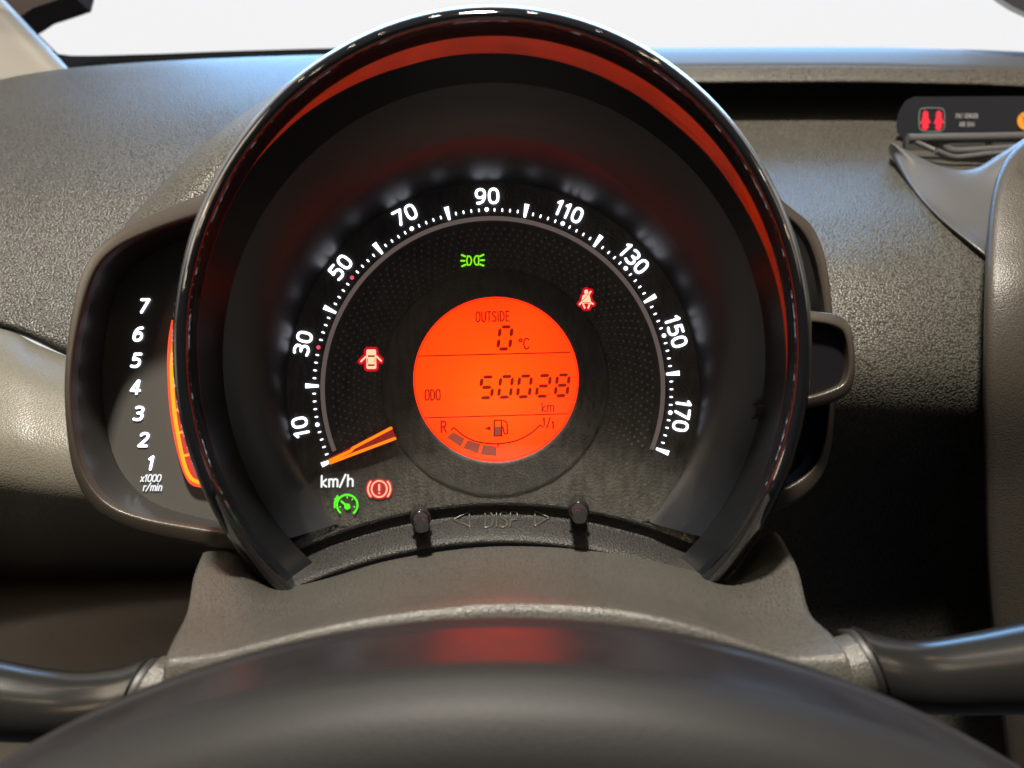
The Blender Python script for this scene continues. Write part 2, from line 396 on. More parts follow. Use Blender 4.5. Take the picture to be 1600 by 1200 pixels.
for k, (sx, w) in enumerate(((1.0, -.335), (1.03, -.32), (1.03, -.29), (.97, -.275))):
    G.append([P(1680 + 170 * sx * math.cos(a), -90 + 128 * sx * math.sin(a) * (1 if math.sin(a) > 0 else .8), w) for a in np.linspace(0, 2 * math.pi, 40, endpoint=False)])
b.grid(G, closed=True); b.poly(G[-1]); b.poly(G[0][::-1])
o = b.build('rear_view_mirror', mat('mirror_housing', (.02, .02, .024), .3), root=P(1680, -90, -.3), sharp=50)
tag(o, 'dark housing edge of the interior mirror at the top right corner', 'mirror')

# ------------------------------------------------------------------ dashboard
db = thing('dashboard', 'dark grained plastic dashboard spreading behind and beside the instrument pod', 'dashboard', P(800, 600, -.2))
b = MB()
xs = [-700, -200, 0, 120, 260, 420, 620, 840]
R = rows_of(xs,
    ([190, 150, 124, 111, 102, 95, 90, 90], [-.27, -.30, -.32, -.332, -.342, -.348, -.352, -.352]),
    ([172, 140, 118, 105, 95, 88, 83, 82], [-.25, -.275, -.295, -.31, -.318, -.322, -.325, -.325]),
    ([180, 150, 128, 116, 107, 100, 96, 96], [-.22, -.24, -.255, -.265, -.27, -.272, -.275, -.275]),
    ([230, 205, 190, 182, 177, 172, 170, 170], [-.165, -.18, -.185, -.187, -.19, -.19, -.19, -.19]),
    ([310, 300, 295, 290, 288, 286, 285, 285], [-.12, -.125, -.13, -.132, -.134, -.135, -.135, -.135]),
    ([380, 395, 400, 402, 402, 402, 402, 402], [-.095, -.098, -.10, -.102, -.104, -.105, -.105, -.105]),
    ([420, 450, 468, 485, 500, 505, 505, 505], [-.083, -.085, -.086, -.087, -.088, -.09, -.09, -.09]),
    ([440, 478, 505, 552, 590, 600, 600, 600], [-.080, -.080, -.080, -.080, -.082, -.085, -.085, -.085]),
    ([446, 486, 514, 562, 600, 610, 610, 610], [-.092, -.092, -.092, -.092, -.094, -.097, -.097, -.097]))
b.grid(surf(R, 7, 7)); b.build('upper_panel', dash, db)
# raised seat round the pod
b = MB()
R = [[(560, 92, -.20), (470, 118, -.155), (405, 160, -.135), (330, 215, -.118), (255, 285, -.108), (195, 352, -.100), (150, 420, -.096), (120, 500, -.094)],
     [(570, 96, -.165), (476, 124, -.118), (414, 167, -.102), (342, 223, -.087), (268, 291, -.078), (210, 357, -.074), (168, 424, -.072), (138, 500, -.071)],
     [(600, 115, -.13), (500, 150, -.090), (445, 200, -.082), (385, 255, -.075), (325, 310, -.070), (270, 365, -.066), (225, 425, -.062), (200, 500, -.060)],
     [(660, 160, -.12), (560, 200, -.105), (500, 250, -.105), (440, 300, -.105), (380, 350, -.105), (330, 400, -.105), (290, 450, -.105), (260, 500, -.105)]]
b.grid(surf(R, 6, 6)); b.build('pod_surround', dash_r, db)
# smooth lower panel on the left
b = MB()
xs = [-700, -160, 0, 60, 120, 220, 360, 520]
R = rows_of(xs,
    ([452, 486, 516, 542, 566, 596, 620, 630], -.094),
    ([450, 484, 513, 539, 562, 592, 616, 626], -.082),
    ([458, 490, 518, 545, 568, 598, 622, 632], -.066),
    ([490, 520, 548, 570, 590, 616, 640, 650], -.050),
    ([560, 582, 604, 620, 634, 652, 676, 690], -.035),
    ([670, 690, 704, 716, 724, 734, 755, 770], -.021),
    ([770, 782, 794, 802, 808, 815, 822, 830], -.030),
    ([840, 850, 860, 866, 868, 868, 868, 870], -.085),
    ([880, 890, 898, 903, 905, 906, 906, 906], -.150), ([905, 910, 915, 918, 918, 918, 918, 918], -.20))
b.grid(surf(R, 7, 7)); b.build('side_panel', satin, db)
b = MB()
R = rows_of(xs,
    ([850, 855, 860, 862, 862, 862, 862, 862], -.23),
    ([890, 895, 898, 898, 897, 895, 893, 893], -.155),
    ([930, 925, 922, 918, 914, 906, 900, 898], [-.12, -.12, -.12, -.12, -.12, -.122, -.124, -.126]),
    ([975, 968, 962, 955, 947, 935, 925, 920], -.105),
    (1010, -.098), (1100, -.090), (1260, -.085))
b.grid(surf(R, 6, 6)); b.build('knee_panel', satin_d, db)
# right of the pod
b = MB()
xs = [780, 920, 1060, 1200, 1350, 1480, 1600, 2300]
y = lambda v: [v + d for d in (2, 2, 1, 0, 0, 3, 7, 40)]
b.grid(surf(rows_of(xs, (y(92), -.352), (y(77), -.335), (y(74), -.325), (y(80), -.30), (y(96), -.276), (y(104), -.270)), 6, 6))
b.build('windscreen_ledge', mat('ledge_plastic', (.04, .04, .042), .50, 900, .2, spec=.22, dist=.0003), db)
b = MB()
b.grid(surf(rows_of(xs, (y(103), -.2705), (y(106), -.2685), (y(118), -.264), (y(126), -.2625), (y(129), -.266), (y(130), -.29)), 6, 6))
b.build('shelf_lip', dash_r, db)
K = lambda v: [v, v, v, v, v, v - .004, v - .010, v - .05]
b = MB()
b.grid(surf(rows_of(xs, (y(128), -.318), (y(140), -.316), (y(165), -.302), (y(185), -.284), (y(203), -.268), (y(240), -.225), (y(290), K(-.172)), (y(350), K(-.130)), (y(430), K(-.100)), (y(520), K(-.086)), (y(600), K(-.084)), (y(680), K(-.098)), (y(800), K(-.135)), (y(950), K(-.165)), (y(1200), K(-.18))), 6, 7))
b.build('centre_panel', dash_r, db)
b = MB()
# crease panel next to the vent housing: smooth shoulder
R = [[(1395, 222, -.205), (1432, 243, -.195), (1478, 262, -.185), (1520, 264, -.178), (1560, 242, -.175), (1640, 190, -.172)],
     [(1393, 223, -.196), (1430, 247, -.186), (1478, 268, -.176), (1522, 270, -.170), (1566, 250, -.166), (1640, 200, -.163)],
     [(1390, 228, -.202), (1428, 262, -.180), (1478, 292, -.160), (1526, 305, -.152), (1575, 310, -.148), (1640, 300, -.146)],
     [(1389, 234, -.206), (1424, 282, -.172), (1474, 330, -.144), (1530, 362, -.130), (1585, 385, -.126), (1640, 400, -.124)],
     [(1390, 240, -.210), (1424, 292, -.170), (1468, 340, -.136), (1530, 390, -.114), (1590, 440, -.108), (1640, 470, -.106)],
     [(1391, 243, -.218), (1425, 296, -.180), (1469, 345, -.148), (1531, 395, -.128), (1590, 446, -.122), (1640, 477, -.120)]]
b.grid(surf(R, 6, 7)); b.build('vent_housing', mat('vent_satin', (.055, .055, .056), .36, 2000, .12, dist=.0002), db)

# centre console trim at the right edge
ct = thing('console_trim', 'smooth bronze grey console panel with rounded corner at the right edge', 'console', P(1600, 600, -.11))
b = MB()
edge = [(1800, 150), (1690, 172), (1620, 208), (1580, 238), (1560, 270), (1549, 310), (1542, 370), (1538, 460), (1536, 600), (1538, 760), (1542, 900), (1552, 1010), (1575, 1200)]
e = np.array(edge, float)
nrm = np.gradient(e, axis=0); nrm = np.stack([-nrm[:, 1], nrm[:, 0]], 1); nrm /= np.linalg.norm(nrm, axis=1)[:, None]
nrm = np.where((nrm[:, :1] < 0), -nrm, nrm)
def off(k, w):
    return cr([P(p[0] + n[0] * k, p[1] + n[1] * k, w + float(np.interp(p[1] + n[1] * k, [150, 300, 420, 520, 640, 800, 1200], [-.060, -.028, -.008, 0, -.006, -.022, -.05]))) for p, n in zip(e, nrm)], 6)
G = [off(6, -.14), off(0, -.078), off(0, -.074), off(3, -.0705), off(8, -.0685), off(20, -.067), off(60, -.064), off(140, -.062), off(320, -.062), off(700, -.064)]
b.grid(G); b.build('panel', mat('console_satin', (.032, .028, .022), .42, 1400, .35, spec=.35, mottle=.05, dist=.0003, speck=.15), ct)

# passenger airbag indicator panel
ap = thing('airbag_indicator', 'black airbag warning strip with two red figures and an amber lamp', 'indicator panel', P(1500, 210, -.25))
b = MB()
outl = [(1428, 151), (1660, 150), (1660, 214), (1412, 216), (1402, 208), (1400, 196), (1404, 176), (1414, 158)]
b.prism([P(x, y, -.246) for x, y in outl], np.array((.012, 0, -.012)))
b.build('housing', mat('airbag_panel_black', (.006, .007, .010), .4, spec=.25), ap, sharp=40)
fig = [(0, -17), (4, -14), (5, -9), (4.5, -5), (7, 1), (9, 4), (5, 5), (5, 12), (2, 16), (-3, 16), (-5, 13), (-4.5, 6), (-8, 5), (-6, 1), (-4, -4), (-4, -10), (-2.5, -15)]
for cx in (1446, 1467):
    b = MB(); b.prism([P(cx + x * .95, 188 + yv * .92, -.2453) for x, yv in fig], np.array((0, 0, -.0006))); b.build('figure_lamp', air_red, ap, smooth=False)
b = MB(); ribbon(b, [[(x, yv) for x, yv in sup(1456, 187, 20, 18.5, 5, 32)]], 1.3, -.2452); b.build('lamp_outline', gline, ap, smooth=False)
for s, cy in (('PASSENGER', 181), ('AIR BAG', 194)):
    b = MB(); ribbon(b, text(s, 1511, cy, 7, 0, .75, 0, .2), 1.1, -.2452, 6); b.build('caption', dimtxt, ap, smooth=False)
b = MB(); disc(b, 1604, 189, 14.5, -.2452, n=28); am = b.build('amber_lamp', amber_d, ap, smooth=False)
b = MB(); ribbon(b, [[(1596, 180), (1610, 198)], sup(1602, 188, 3, 4, 2, 12)], 1.6, -.2449); b.build('lamp_symbol', glow('amber_dark', (.5, .08, 0), 1), am, smooth=False)

# centre air vent behind the vent housing
av = thing('air_vent', 'flat air vent with grey blades below the airbag warning strip', 'vent', P(1500, 240, -.21))
b = MB(); b.prism([P(x, yv, -.232) for x, yv in ((1415, 214), (1680, 212), (1680, 300), (1415, 300))], np.array((0, 0, -.004))); b.build('duct', blackm, av, smooth=False)
vent_m = mat('vent_grey', (.05, .05, .052), .4)
def bar(pts, r, name, m=vent_m):
    b = MB(); q = cr([P(*p) for p in pts], 5); b.tube(q, r, 8); return b.build(name, m, av)
bar([(1418, 217, -.212), (1470, 216, -.212), (1540, 215, -.212), (1680, 212, -.212)], .0030, 'frame')
bar([(1424, 219, -.212), (1445, 228, -.210), (1460, 235, -.208)], .0016, 'frame')
bar([(1440, 220, -.214), (1470, 226, -.214), (1490, 236, -.213), (1540, 234, -.212), (1600, 230, -.212), (1680, 226, -.212)], .0024, 'blade')
bar([(1462, 236, -.206), (1490, 246, -.206), (1520, 244, -.206), (1560, 240, -.206), (1680, 236, -.206)], .0020, 'blade')
bar([(1545, 219, -.214), (1545, 233, -.214)], .002, 'blade_tab')

# ------------------------------------------------------------------ instrument pod
ic = thing('instrument_cluster', 'round black instrument pod with lit speedometer and orange display', 'instrument cluster', P(780, 880, 0))
NA = 120; A0d, A1d = -50.0, 233.0
ANG = np.radians(np.linspace(A0d, A1d, NA))
def wr(a):
    t = min(1, max(0, (-math.sin(a) - .42) / .38)); return .043 + .012 * math.sin(a) - .022 * t * t * (3 - 2 * t)
def ring(d, dw):
    return [P(769 + (500 - d) * math.cos(a), 540 - (532 - d) * math.sin(a), wr(a) + dw) for a in ANG]
b = MB()
r0 = ring(0, 0)
cz = np.mean(r0, axis=0)
back = [np.array((cz[0] + (p[0] - cz[0]) * .97, cz[1] + (p[1] - cz[1]) * .97, -.07)) for p in r0]
b.grid([back, ring(1.5, -.006), r0])
b.build('hood_shell', gloss, ic)
b = MB()
prof = [(0, 0), (.8, .0014), (3, .0028), (7, .0040), (12, .0046), (18, .0044), (23, .0034), (27, .0018), (30, 0), (32, -.002)]
b.grid([ring(d, dw) for d, dw in prof])
for g in (0, -1):     # close the cut ends
    b.poly([ring(d, dw)[g] for d, dw in prof] + [back[g]])
b.build('hood_rim', gloss, ic)
# inner wall, going from rim to dial rim in three bands
RIMW = .022
def rimw(a):
    t = min(1, max(0, (math.sin(a) + .78) / 1.5)); return .002 + .033 * t * t * (3 - 2 * t)
def rim(a): return P(772 + 424 * math.cos(a), 559 - 430 * math.sin(a), rimw(a))
def wall(t, dw):
    out = []
    for a in ANG:
        x0, y0 = 769 + (500 - 32) * math.cos(a), 540 - (532 - 34) * math.sin(a)
        x1, y1 = 772 + 424 * math.cos(a), 559 - 430 * math.sin(a)
        w = wr(a) + dw if dw is not None else rimw(a)
        out.append(P(x0 + (x1 - x0) * t, y0 + (y1 - y0) * t, w))
    return out
camv, lcdv = np.array((0, 0, D)), P(775, 593, -.0030)
def band_end(p, a):
    """far edge of the sloping band that starts at p; its slope mirrors the lit display towards the driver"""
    g = float(np.interp(math.degrees(a), [-6, 14, 32, 51, 90, 108, 120, 132, 144], [0, .30, .70, 1, 1, .9, .6, .25, 0]))
    if g <= 0: g = .004
    n1 = camv - p; n1 /= np.linalg.norm(n1); n2 = lcdv - p; n2 /= np.linalg.norm(n2); n = n1 + n2; n /= np.linalg.norm(n)
    zz = np.array((0, 0, -1.0)); d = zz - n * zz.dot(n); d /= np.linalg.norm(d)
    return p + d * (.0063 * g)
st = wall(.16, -.0085); en = [band_end(p, a) for p, a in zip(st, ANG)]
b = MB(); b.grid([ring(32, -.002), st]); b.build('hood_wall', wallm, ic)
b = MB(); b.grid([st, en]); b.build('reflector_band', facetm, ic)
b = MB(); b.grid([en, wall(1.0, None)]); b.build('hood_wall', mat('hood_wall_grey', (.004, .005, .006), .38, spec=.35), ic)

# dial face: flat plate cut by the ledge below, bowl outside it
CX, CY, RF = 770, 607, 322
def ledge_y(x): return 783 + ((x - 785) / 300) ** 2 * 62
def rlim(a):
    r = RF
    while True:
        x, yv = CX + r * math.cos(a), CY - r * math.sin(a)
        if yv <= ledge_y(x) or r < 50: return r
        r -= 1
b = MB()
N = 180; G = []
for k in np.linspace(0, 1, 8):
    G.append([P(CX + (150 + (rlim(a) - 150) * k) * math.cos(a), CY - (150 + (rlim(a) - 150) * k) * math.sin(a), 0) for a in np.linspace(0, 2 * math.pi, N, endpoint=False)])
b.grid(G, closed=True); b.build('face_plate', face_m, ic)
b = MB(); G = []
AB = np.radians(np.linspace(-40.5, 221, 150))
fl = [P(CX + RF * math.cos(a), CY - RF * math.sin(a), 0) for a in AB]
rm = [rim(a) for a in AB]
for t, k in ((0, 0), (.015, .05), (.05, .14), (.10, .25), (.18, .38), (.32, .54), (.55, .74), (.78, .88), (1, 1)):
    G.append([np.array((p[0] + (q[0] - p[0]) * t, p[1] + (q[1] - p[1]) * t, q[2] * k)) for p, q in zip(fl, rm)])
b.grid(G); b.build('dial_bowl', bowl_m, ic)
# ledge below the face: groove, grained strip, front lip
b = MB(); xs = np.linspace(420, 1150, 70)
def arcrow(dy, w, k=0): return [P(x, ledge_y(x) + dy + k * ((x - 785) / 300) ** 2, w) for x in xs]
LP = [(-34, -.0008), (-1, -.0006), (0, 0), (6, -.0012), (12, -.0026), (18, -.0030), (24, -.0020), (32, .0008), (42, .0048), (52, .0082), (59, .0098), (64, .0102), (67, .0090), (69, .0050), (76, -.004), (110, -.05)]
b.grid([arcrow(d, w) for d, w in LP])
b.build('ledge', ledge_m, ic)

# display boss and display
LX, LY, LR = 775, 593, 127
b = MB()
def circ(cx, cy, r, w, n=96): return [P(cx + r * math.cos(a), cy - r * math.sin(a), w) for a in np.linspace(0, 2 * math.pi, n, endpoint=False)]
b.grid([circ(773, 598, 178, .0003), circ(773, 598, 176.5, .0006), circ(773, 597, 173, .0008), circ(774, 595, 152, .0022), circ(775, 593, 136, .0034), circ(775, 593, 131.5, .0037), circ(775, 593, 129.5, .0034), circ(775, 593, 129.0, .0028), circ(775, 593, 132, -.0040)], closed=True)
b.build('display_boss', boss_m, ic)
b = MB(); b.poly(circ(775, 593, 131, -.0030)); lcd = b.build('display', lcd_m, ic, smooth=False, label='glowing orange round display')
b = MB(); W = .0052
G = [circ(775, 593, 127.9, -.0027), circ(775, 593, 126.4, -.0027)]; b.grid(G, closed=True); b.build('display_edge', glow('lcd_edge', (.55, .03, .01), 1), lcd, smooth=False)
LW = -.0028
def lp(name, m, lines=None, wd=2, polys=None, label=None):
    b = MB()
    if lines: ribbon(b, lines, wd, LW)
    for q in polys or []: flat(b, q, LW)
    return b.build(name, m, lcd, smooth=False, label=label)
lp('caption', seg_t, text('OUTSIDE', 769.5, 494.5, 15, 1.2, .74, 0, .20), 2.2)
lp('caption', seg_t, text('oC', 819, 537, 16, 1.2, .92, 0, .14), 2.4)
lp('caption', seg_t, text('ODO', 676, 617, 16, 1.2, .70, 0, .17), 2.3)
lp('caption', seg_t, text('km', 856, 636, 15, 1.2, .86, 0, .14), 1.9)
lp('divider_line', seg_m, [[(653, 556.5), (891, 550.5)]], 1.9)
lp('divider_line', seg_m, [[(664, 653), (887, 646.5)]], 1.9)
SEG = {'0': 'abcdef', '5': 'afgcd', '2': 'abged', '8': 'abcdefg'}
def seven(ch, cx, cy, wd, h, t, tilt=1.2, shear=.14):
    x, yv, g = wd / 2, h / 2, t * .28; polys = []
    def H(yc):
        return [(-x + g + t * .5, yc), (-x + g + t, yc + t / 2), (x - g - t, yc + t / 2), (x - g - t * .5, yc), (x - g - t, yc - t / 2), (-x + g + t, yc - t / 2)]
    def V(xc, y0, y1):
        return [(xc, y0 + g), (xc + t / 2, y0 + g + t / 2), (xc + t / 2, y1 - g - t / 2), (xc, y1 - g), (xc - t / 2, y1 - g - t / 2), (xc - t / 2, y0 + g + t / 2)]
    e = t / 2
    D_ = {'a': H(yv - e), 'd': H(-yv + e), 'g': H(0), 'b': V(x - e, 0, yv - e), 'c': V(x - e, -yv + e, 0), 'f': V(-x + e, 0, yv - e), 'e': V(-x + e, -yv + e, 0)}
    a = math.radians(tilt); ca, sa = math.cos(a), math.sin(a)
    for s in SEG[ch]:
        q = []
        for px, py in D_[s]:
            px += shear * py; q.append((cx + px * ca - py * sa, cy - (px * sa + py * ca)))
        polys.append(q)
    return polys
lp('digit', seg_m, polys=seven('0', 789, 528, 24, 40, 5.6))
for ch, cx, cy in zip('50028', (760.5, 790, 819.5, 849, 878.5), (605.3, 604.5, 603.8, 603, 602)):
    lp('digit', seg_m, polys=seven(ch, cx, cy, 23.5, 37.5, 5.2))
lp('caption', seg_t, text('R', 693, 667, 17, 1.2, .95), 2.5)
lp('caption', seg_t, text('1', 850, 659, 11, 1.2, .9) + text('/', 857, 661, 15, 0, .75) + text('1', 864, 664, 11, 1.2, .9), 2.3)
arc = [pol(776, 596, 98, a) for a in np.linspace(229, 310, 34)]
arc = [(705, 672), (709, 668)] + S([(709, 668), (725, 681), (745, 690), (775, 693.5), (805, 689), (828, 678), (844, 664)], 6) + [(848, 667)]
lp('gauge_arc', seg_m, [arc, [(778, 694), (778, 699)]], 2.3)
for q in ([(708, 675), (726.5, 685), (720, 698.5), (697.5, 683.5)], [(730.5, 687.5), (751, 693.5), (747, 709), (723.5, 700.5)], [(754.5, 695), (775.5, 697.5), (776.5, 713), (750.5, 710.5)]):
    lp('fuel_bar', seg_g, polys=[q])
lp('fuel_pump', seg_m, [[(772.5, 657), (783.5, 656.5), (784, 681), (772, 681.5), (772.5, 657)], S([(786, 657), (792, 661), (792.5, 672), (793, 677), (789, 678), (787, 674), (786, 668), (784.5, 667)], 4)], 2.2)
lp('fuel_pump', seg_g, polys=[[(773, 667), (783.5, 666.5), (783.5, 680.5), (773, 681)]])
lp('fuel_arrow', seg_m, polys=[[(757, 669.5), (766.5, 665.5), (766.5, 673)]])

# speed scale
FW = .0006
ang_of = lambda v: 204.1 - v * (224.3 / 180)
for v in range(10, 171, 20):
    x, yv = {10: (472, 667), 30: (476, 537), 50: (534, 419), 70: (634, 338), 90: (761, 309), 110: (888, 333), 130: (989, 406), 150: (1054, 519), 170: (1063, 649)}[v]
    a = math.degrees(math.atan2(CY - yv, x - CX)); x += 2.6 * math.cos(math.radians(a)); yv -= 2.6 * math.sin(math.radians(a))
    b = MB(); ribbon(b, text(str(v), x, yv, 21.5, a - 90, 1.14 if v < 100 else 1.08, 0, .24), 4.0, FW); b.build('numeral', white, ic, smooth=False)
    m = pinkm if v in (30, 50) else white
    b = MB(); disc(b, *pol(CX, CY, 280, ang_of(v)), 3.3, FW, n=16); b.build('scale_dot', m, ic, smooth=False)
for v in range(0, 181, 20):
    a = ang_of(v); b = MB()
    da = lambda r, px: math.degrees(px / r)
    flat(b, [pol(CX, CY, 272, a + da(272, 1.8)), pol(CX, CY, 293, a + da(293, 3.8)), pol(CX, CY, 293, a - da(293, 3.8)), pol(CX, CY, 272, a - da(272, 1.8))], FW)
    b.build('scale_mark', white, ic, smooth=False)
b = MB()
for v in range(2, 180, 2):
    if v % 10 == 0: continue
    a = ang_of(v); p, q = pol(CX, CY, 277.6, a), pol(CX, CY, 280.8, a); ribbon(b, [[p, q]], 2.3, FW, 8)
tag(b.build('scale_dots', white, ic, smooth=False), None, kind='stuff')
b = MB(); b.grid([[P(*pol(CX, CY, r, a), FW) for a in np.linspace(201.5, -21, 100)] for r in (269.5, 262.5)]); b.build('scale_arc', arc_m, ic, smooth=False)
b = MB()
for k, r in enumerate(np.arange(160, 258, 8.2)):
    for j in range(118):
        a = j * 360 / 118 + k * (360 / 118) * .5 + k * .45
        if -22 < (a + 180) % 360 - 180 < 205 or (a % 360) < 205:
            x, yv = pol(CX, CY, r, a)
            if yv < 720: disc(b, x, yv, .6 + (r - 160) / 98 * 1.9, FW * .5, n=7)
tag(b.build('face_dots', dot_m, ic, smooth=False), None, kind='stuff')
b = MB(); ribbon(b, text('km/h', 527, 751.5, 17, 1.5, 1.05, .05, .16), 3.2, FW); b.build('unit_caption', white_t, ic, smooth=False)
# needle: two amber light bars with a red body between them
NW = .0028
nd = MB(); nd.prism([P(x, yv, NW) for x, yv in ((512, 717), (610, 666), (620, 687), (516, 726))], np.array((0, 0, -.0009)))
nd = nd.build('needle', amber_r, ic, smooth=False)
b = MB(); ribbon(b, [[(514.5, 720), (548, 704.5), (552, 700), (611, 669)], [(515.5, 723.5), (552, 709.5), (617, 685)]], 4.6, NW + .0003); b.build('light_bar', amber, nd, smooth=False)

# warning lamps
def icon(name, halo, core, m_core, m_halo=None, label=None):
    """core = list of (lines, width) or ('poly', pts); halo = extra width of the red glow painted round it"""
    if m_halo:  # underlay paints the red bleed round the lit symbol
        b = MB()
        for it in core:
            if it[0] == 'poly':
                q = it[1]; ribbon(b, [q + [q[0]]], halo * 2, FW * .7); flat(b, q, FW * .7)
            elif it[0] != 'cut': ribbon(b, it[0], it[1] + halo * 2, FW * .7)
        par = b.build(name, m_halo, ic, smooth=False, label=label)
    else: par = None
    b = MB()
    for it in core:
        if it[0] == 'poly': flat(b, it[1], FW * 1.3)
        elif it[0] == 'cut': pass
        else: ribbon(b, it[0], it[1], FW * 1.3)
    o = b.build('symbol' if par else name, m_core, par or ic, smooth=False, label=None if par else label)
    cuts = [it for it in core if it[0] == 'cut']
    if cuts:
        b = MB()
        for it in cuts: ribbon(b, it[1], it[2], FW * 1.6)
        b.build('symbol_line', glow('lamp_cut', (.10, .008, .006), 1), par or ic, smooth=False)
def tr(pts, cx, cy, k=1.0): return [(cx + x * k, cy + yv * k) for x, yv in pts]
cx, cy = 738.5, 407
Dl = S([(-8, -7), (-4, -6), (-1.8, 0), (-4, 6.5), (-8, 7)], 5) ; Dl = Dl + S([(-8, 7), (-9, 0), (-8, -7)], 4)
icon('position_lamp_symbol', 0, [([tr(Dl, cx, cy), tr([(-x, yv) for x, yv in Dl], cx + .6, cy - .3)], 2.2),
    ([tr(q, cx, cy) for q in ([(-17, -8.5), (-12, -6.5)], [(-18, 0.5), (-12.5, .5)], [(-16.5, 9), (-11, 6.5)], [(17, -9), (11.5, -6.5)], [(18, -.5), (12.5, -.5)], [(17, 8), (11.5, 6)])], 2.9)], green_l)
cx, cy = 916, 468
icon('seatbelt_symbol', 3.6, [('poly', tr([(3.2 * math.cos(a), -11.8 + 3.9 * math.sin(a)) for a in np.linspace(0, 6.28, 14)[:-1]], cx, cy)),
    ('poly', tr([(-2, -8), (1.5, -8), (5, -7), (7.2, 2.2), (7.2, 6), (-7, 6), (-7.2, 2.2), (-6, -5.5), (-4.5, -7)], cx, cy)),
    ([tr(q, cx, cy) for q in ([(-5, 6), (-4.6, 8), (-2.4, 13)], [(5.4, 6), (4.8, 8.5), (3, 13)], [(-7.5, 4.5), (-10.5, 7.5)], [(7.5, 5), (10.5, 7)], [(4.5, -8.5), (7, -12.5)])], 2.6),
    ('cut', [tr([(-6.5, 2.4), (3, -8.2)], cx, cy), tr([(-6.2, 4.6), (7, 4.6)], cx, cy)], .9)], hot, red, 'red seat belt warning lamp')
cx, cy = 580, 561
icon('door_open_symbol', 4.0, [('poly', tr([(-7.6, -13), (-6, -15), (6, -15), (7.5, -13), (8, 14), (6.5, 15.3), (-6, 15.5), (-7.5, 14)], cx, cy)),
    ([tr(q, cx, cy) for q in ([(-8, -4), (-16, 3.8)], [(8, -4.5), (15.5, 2.8)])], 2.7),
    ('cut', [tr([(-4.6, -4.6), (4.6, -4.6)], cx, cy), tr([(-4.4, 9.5), (4.4, 9.5)], cx, cy)], 2.6),
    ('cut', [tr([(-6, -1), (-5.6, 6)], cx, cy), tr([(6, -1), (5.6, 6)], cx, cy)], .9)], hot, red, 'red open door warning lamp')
cx, cy = 592.5, 764
brk = [([tr([(12 * math.cos(a), 12.6 * math.sin(a)) for a in np.linspace(0, 2 * math.pi, 40)], cx, cy)], 2.6),
       ([tr([(17.5 * math.cos(a), 17.5 * math.sin(a)) for a in np.linspace(-.72, .72, 14)], cx, cy), tr([(-17.5 * math.cos(a), 17.5 * math.sin(a)) for a in np.linspace(-.72, .72, 14)], cx, cy)], 2.5),
       ([tr([(0, -6.5), (0, 2)], cx, cy), tr([(0, 6.6), (0, 6.9)], cx, cy)], 3.0)]
b = MB(); disc(b, cx, cy, 16.5, FW * .68, n=32); b.build('lamp_halo', glow('brake_halo', (.36, .004, .018), 1), ic, smooth=False)  # red disc paints the glow bleeding behind the brake symbol
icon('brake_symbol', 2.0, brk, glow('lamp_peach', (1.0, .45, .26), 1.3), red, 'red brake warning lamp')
cx, cy = 542.5, 789
icon('cruise_symbol', 0, [([tr([(16 * math.cos(a), -16 * math.sin(a)) for a in np.radians(np.linspace(-50, 228, 44))], cx, cy)], 3.3),
    ([tr([(0, 2), (-9, -5.5)], cx, cy)], 3.4), ('poly', tr([(5 * math.cos(a), 2.5 + 5 * math.sin(a)) for a in np.linspace(0, 6.28, 18)[:-1]], cx, cy)),
    ([tr([p0, p1], cx, cy) for p0, p1 in (((0, -12.5), (0, -11)), ((10.5, 3), (11.5, 3)), ((-10.5, 3), (-11.5, 3)), ((7.5, -8), (8.3, -9)))], 2.2),
    ([tr([(-19.5, 4), (-19.5, -4), (-17.5, -8)], cx, cy)], 3.2),
    ('poly', tr([(-21.5, -9), (-15.5, -13.5), (-12.5, -8.5), (-15, -6.5)], cx, cy)), ('poly', tr([(-15.5, -16), (-12, -12), (-14, -10), (-18, -13)], cx, cy))], green, None, 'green cruise control lamp')

# embossed legend and push buttons
b = MB()
def onledge(x, yv):
    d = yv - ledge_y(x); return P(x, yv, float(np.interp(d, [q[0] for q in LP], [q[1] for q in LP])) + .0004)
def fine(pl, n=5):
    out = []
    for (x0, y0), (x1, y1) in zip(pl, pl[1:]):
        L = max(1, int(math.hypot(x1 - x0, y1 - y0) / 2.5))
        out += [(x0 + (x1 - x0) * i / L, y0 + (y1 - y0) * i / L) for i in range(L)]
    return out + [pl[-1]]
emb = mat('emboss', (.05, .047, .042), .35)
for pl in text('DISP', 783, 812, 24, .8, 1.0, .02, .12): b.tube([onledge(*p) for p in fine(pl)], .00035, 6)
b.build('embossed_legend', emb, ic)
for q in ([(733, 800), (708, 812), (734, 823), (733, 800)], [(836, 798), (858, 809), (836, 822), (836, 798)]):
    b = MB(); b.tube([onledge(*p) for p in fine(q)], .00035, 6); b.build('embossed_arrow', emb, ic)
for (x0, y0), (x1, y1) in (((655, 796), (659, 822)), ((902, 782), (906, 808))):
    p, q = P(x0, y0, -.004), P(x1, y1, .017); d = q - p
    b = MB(); b.tube([p, p + d * .45, p + d * .5, p + d * .52, p + d * .9, p + d * .97, q], [.0029, .0027, .0027, .0025, .0025, .0024, .0020], 24)
    pin = b.build('button', pin_m, ic, sharp=50)
    b = MB(); b.tube([p + d * .50, p + d * .53, p + d * .60, p + d * .63], [.0026, .0033, .0033, .0026], 24, cap=False); b.build('button_collar', pin_m, pin)

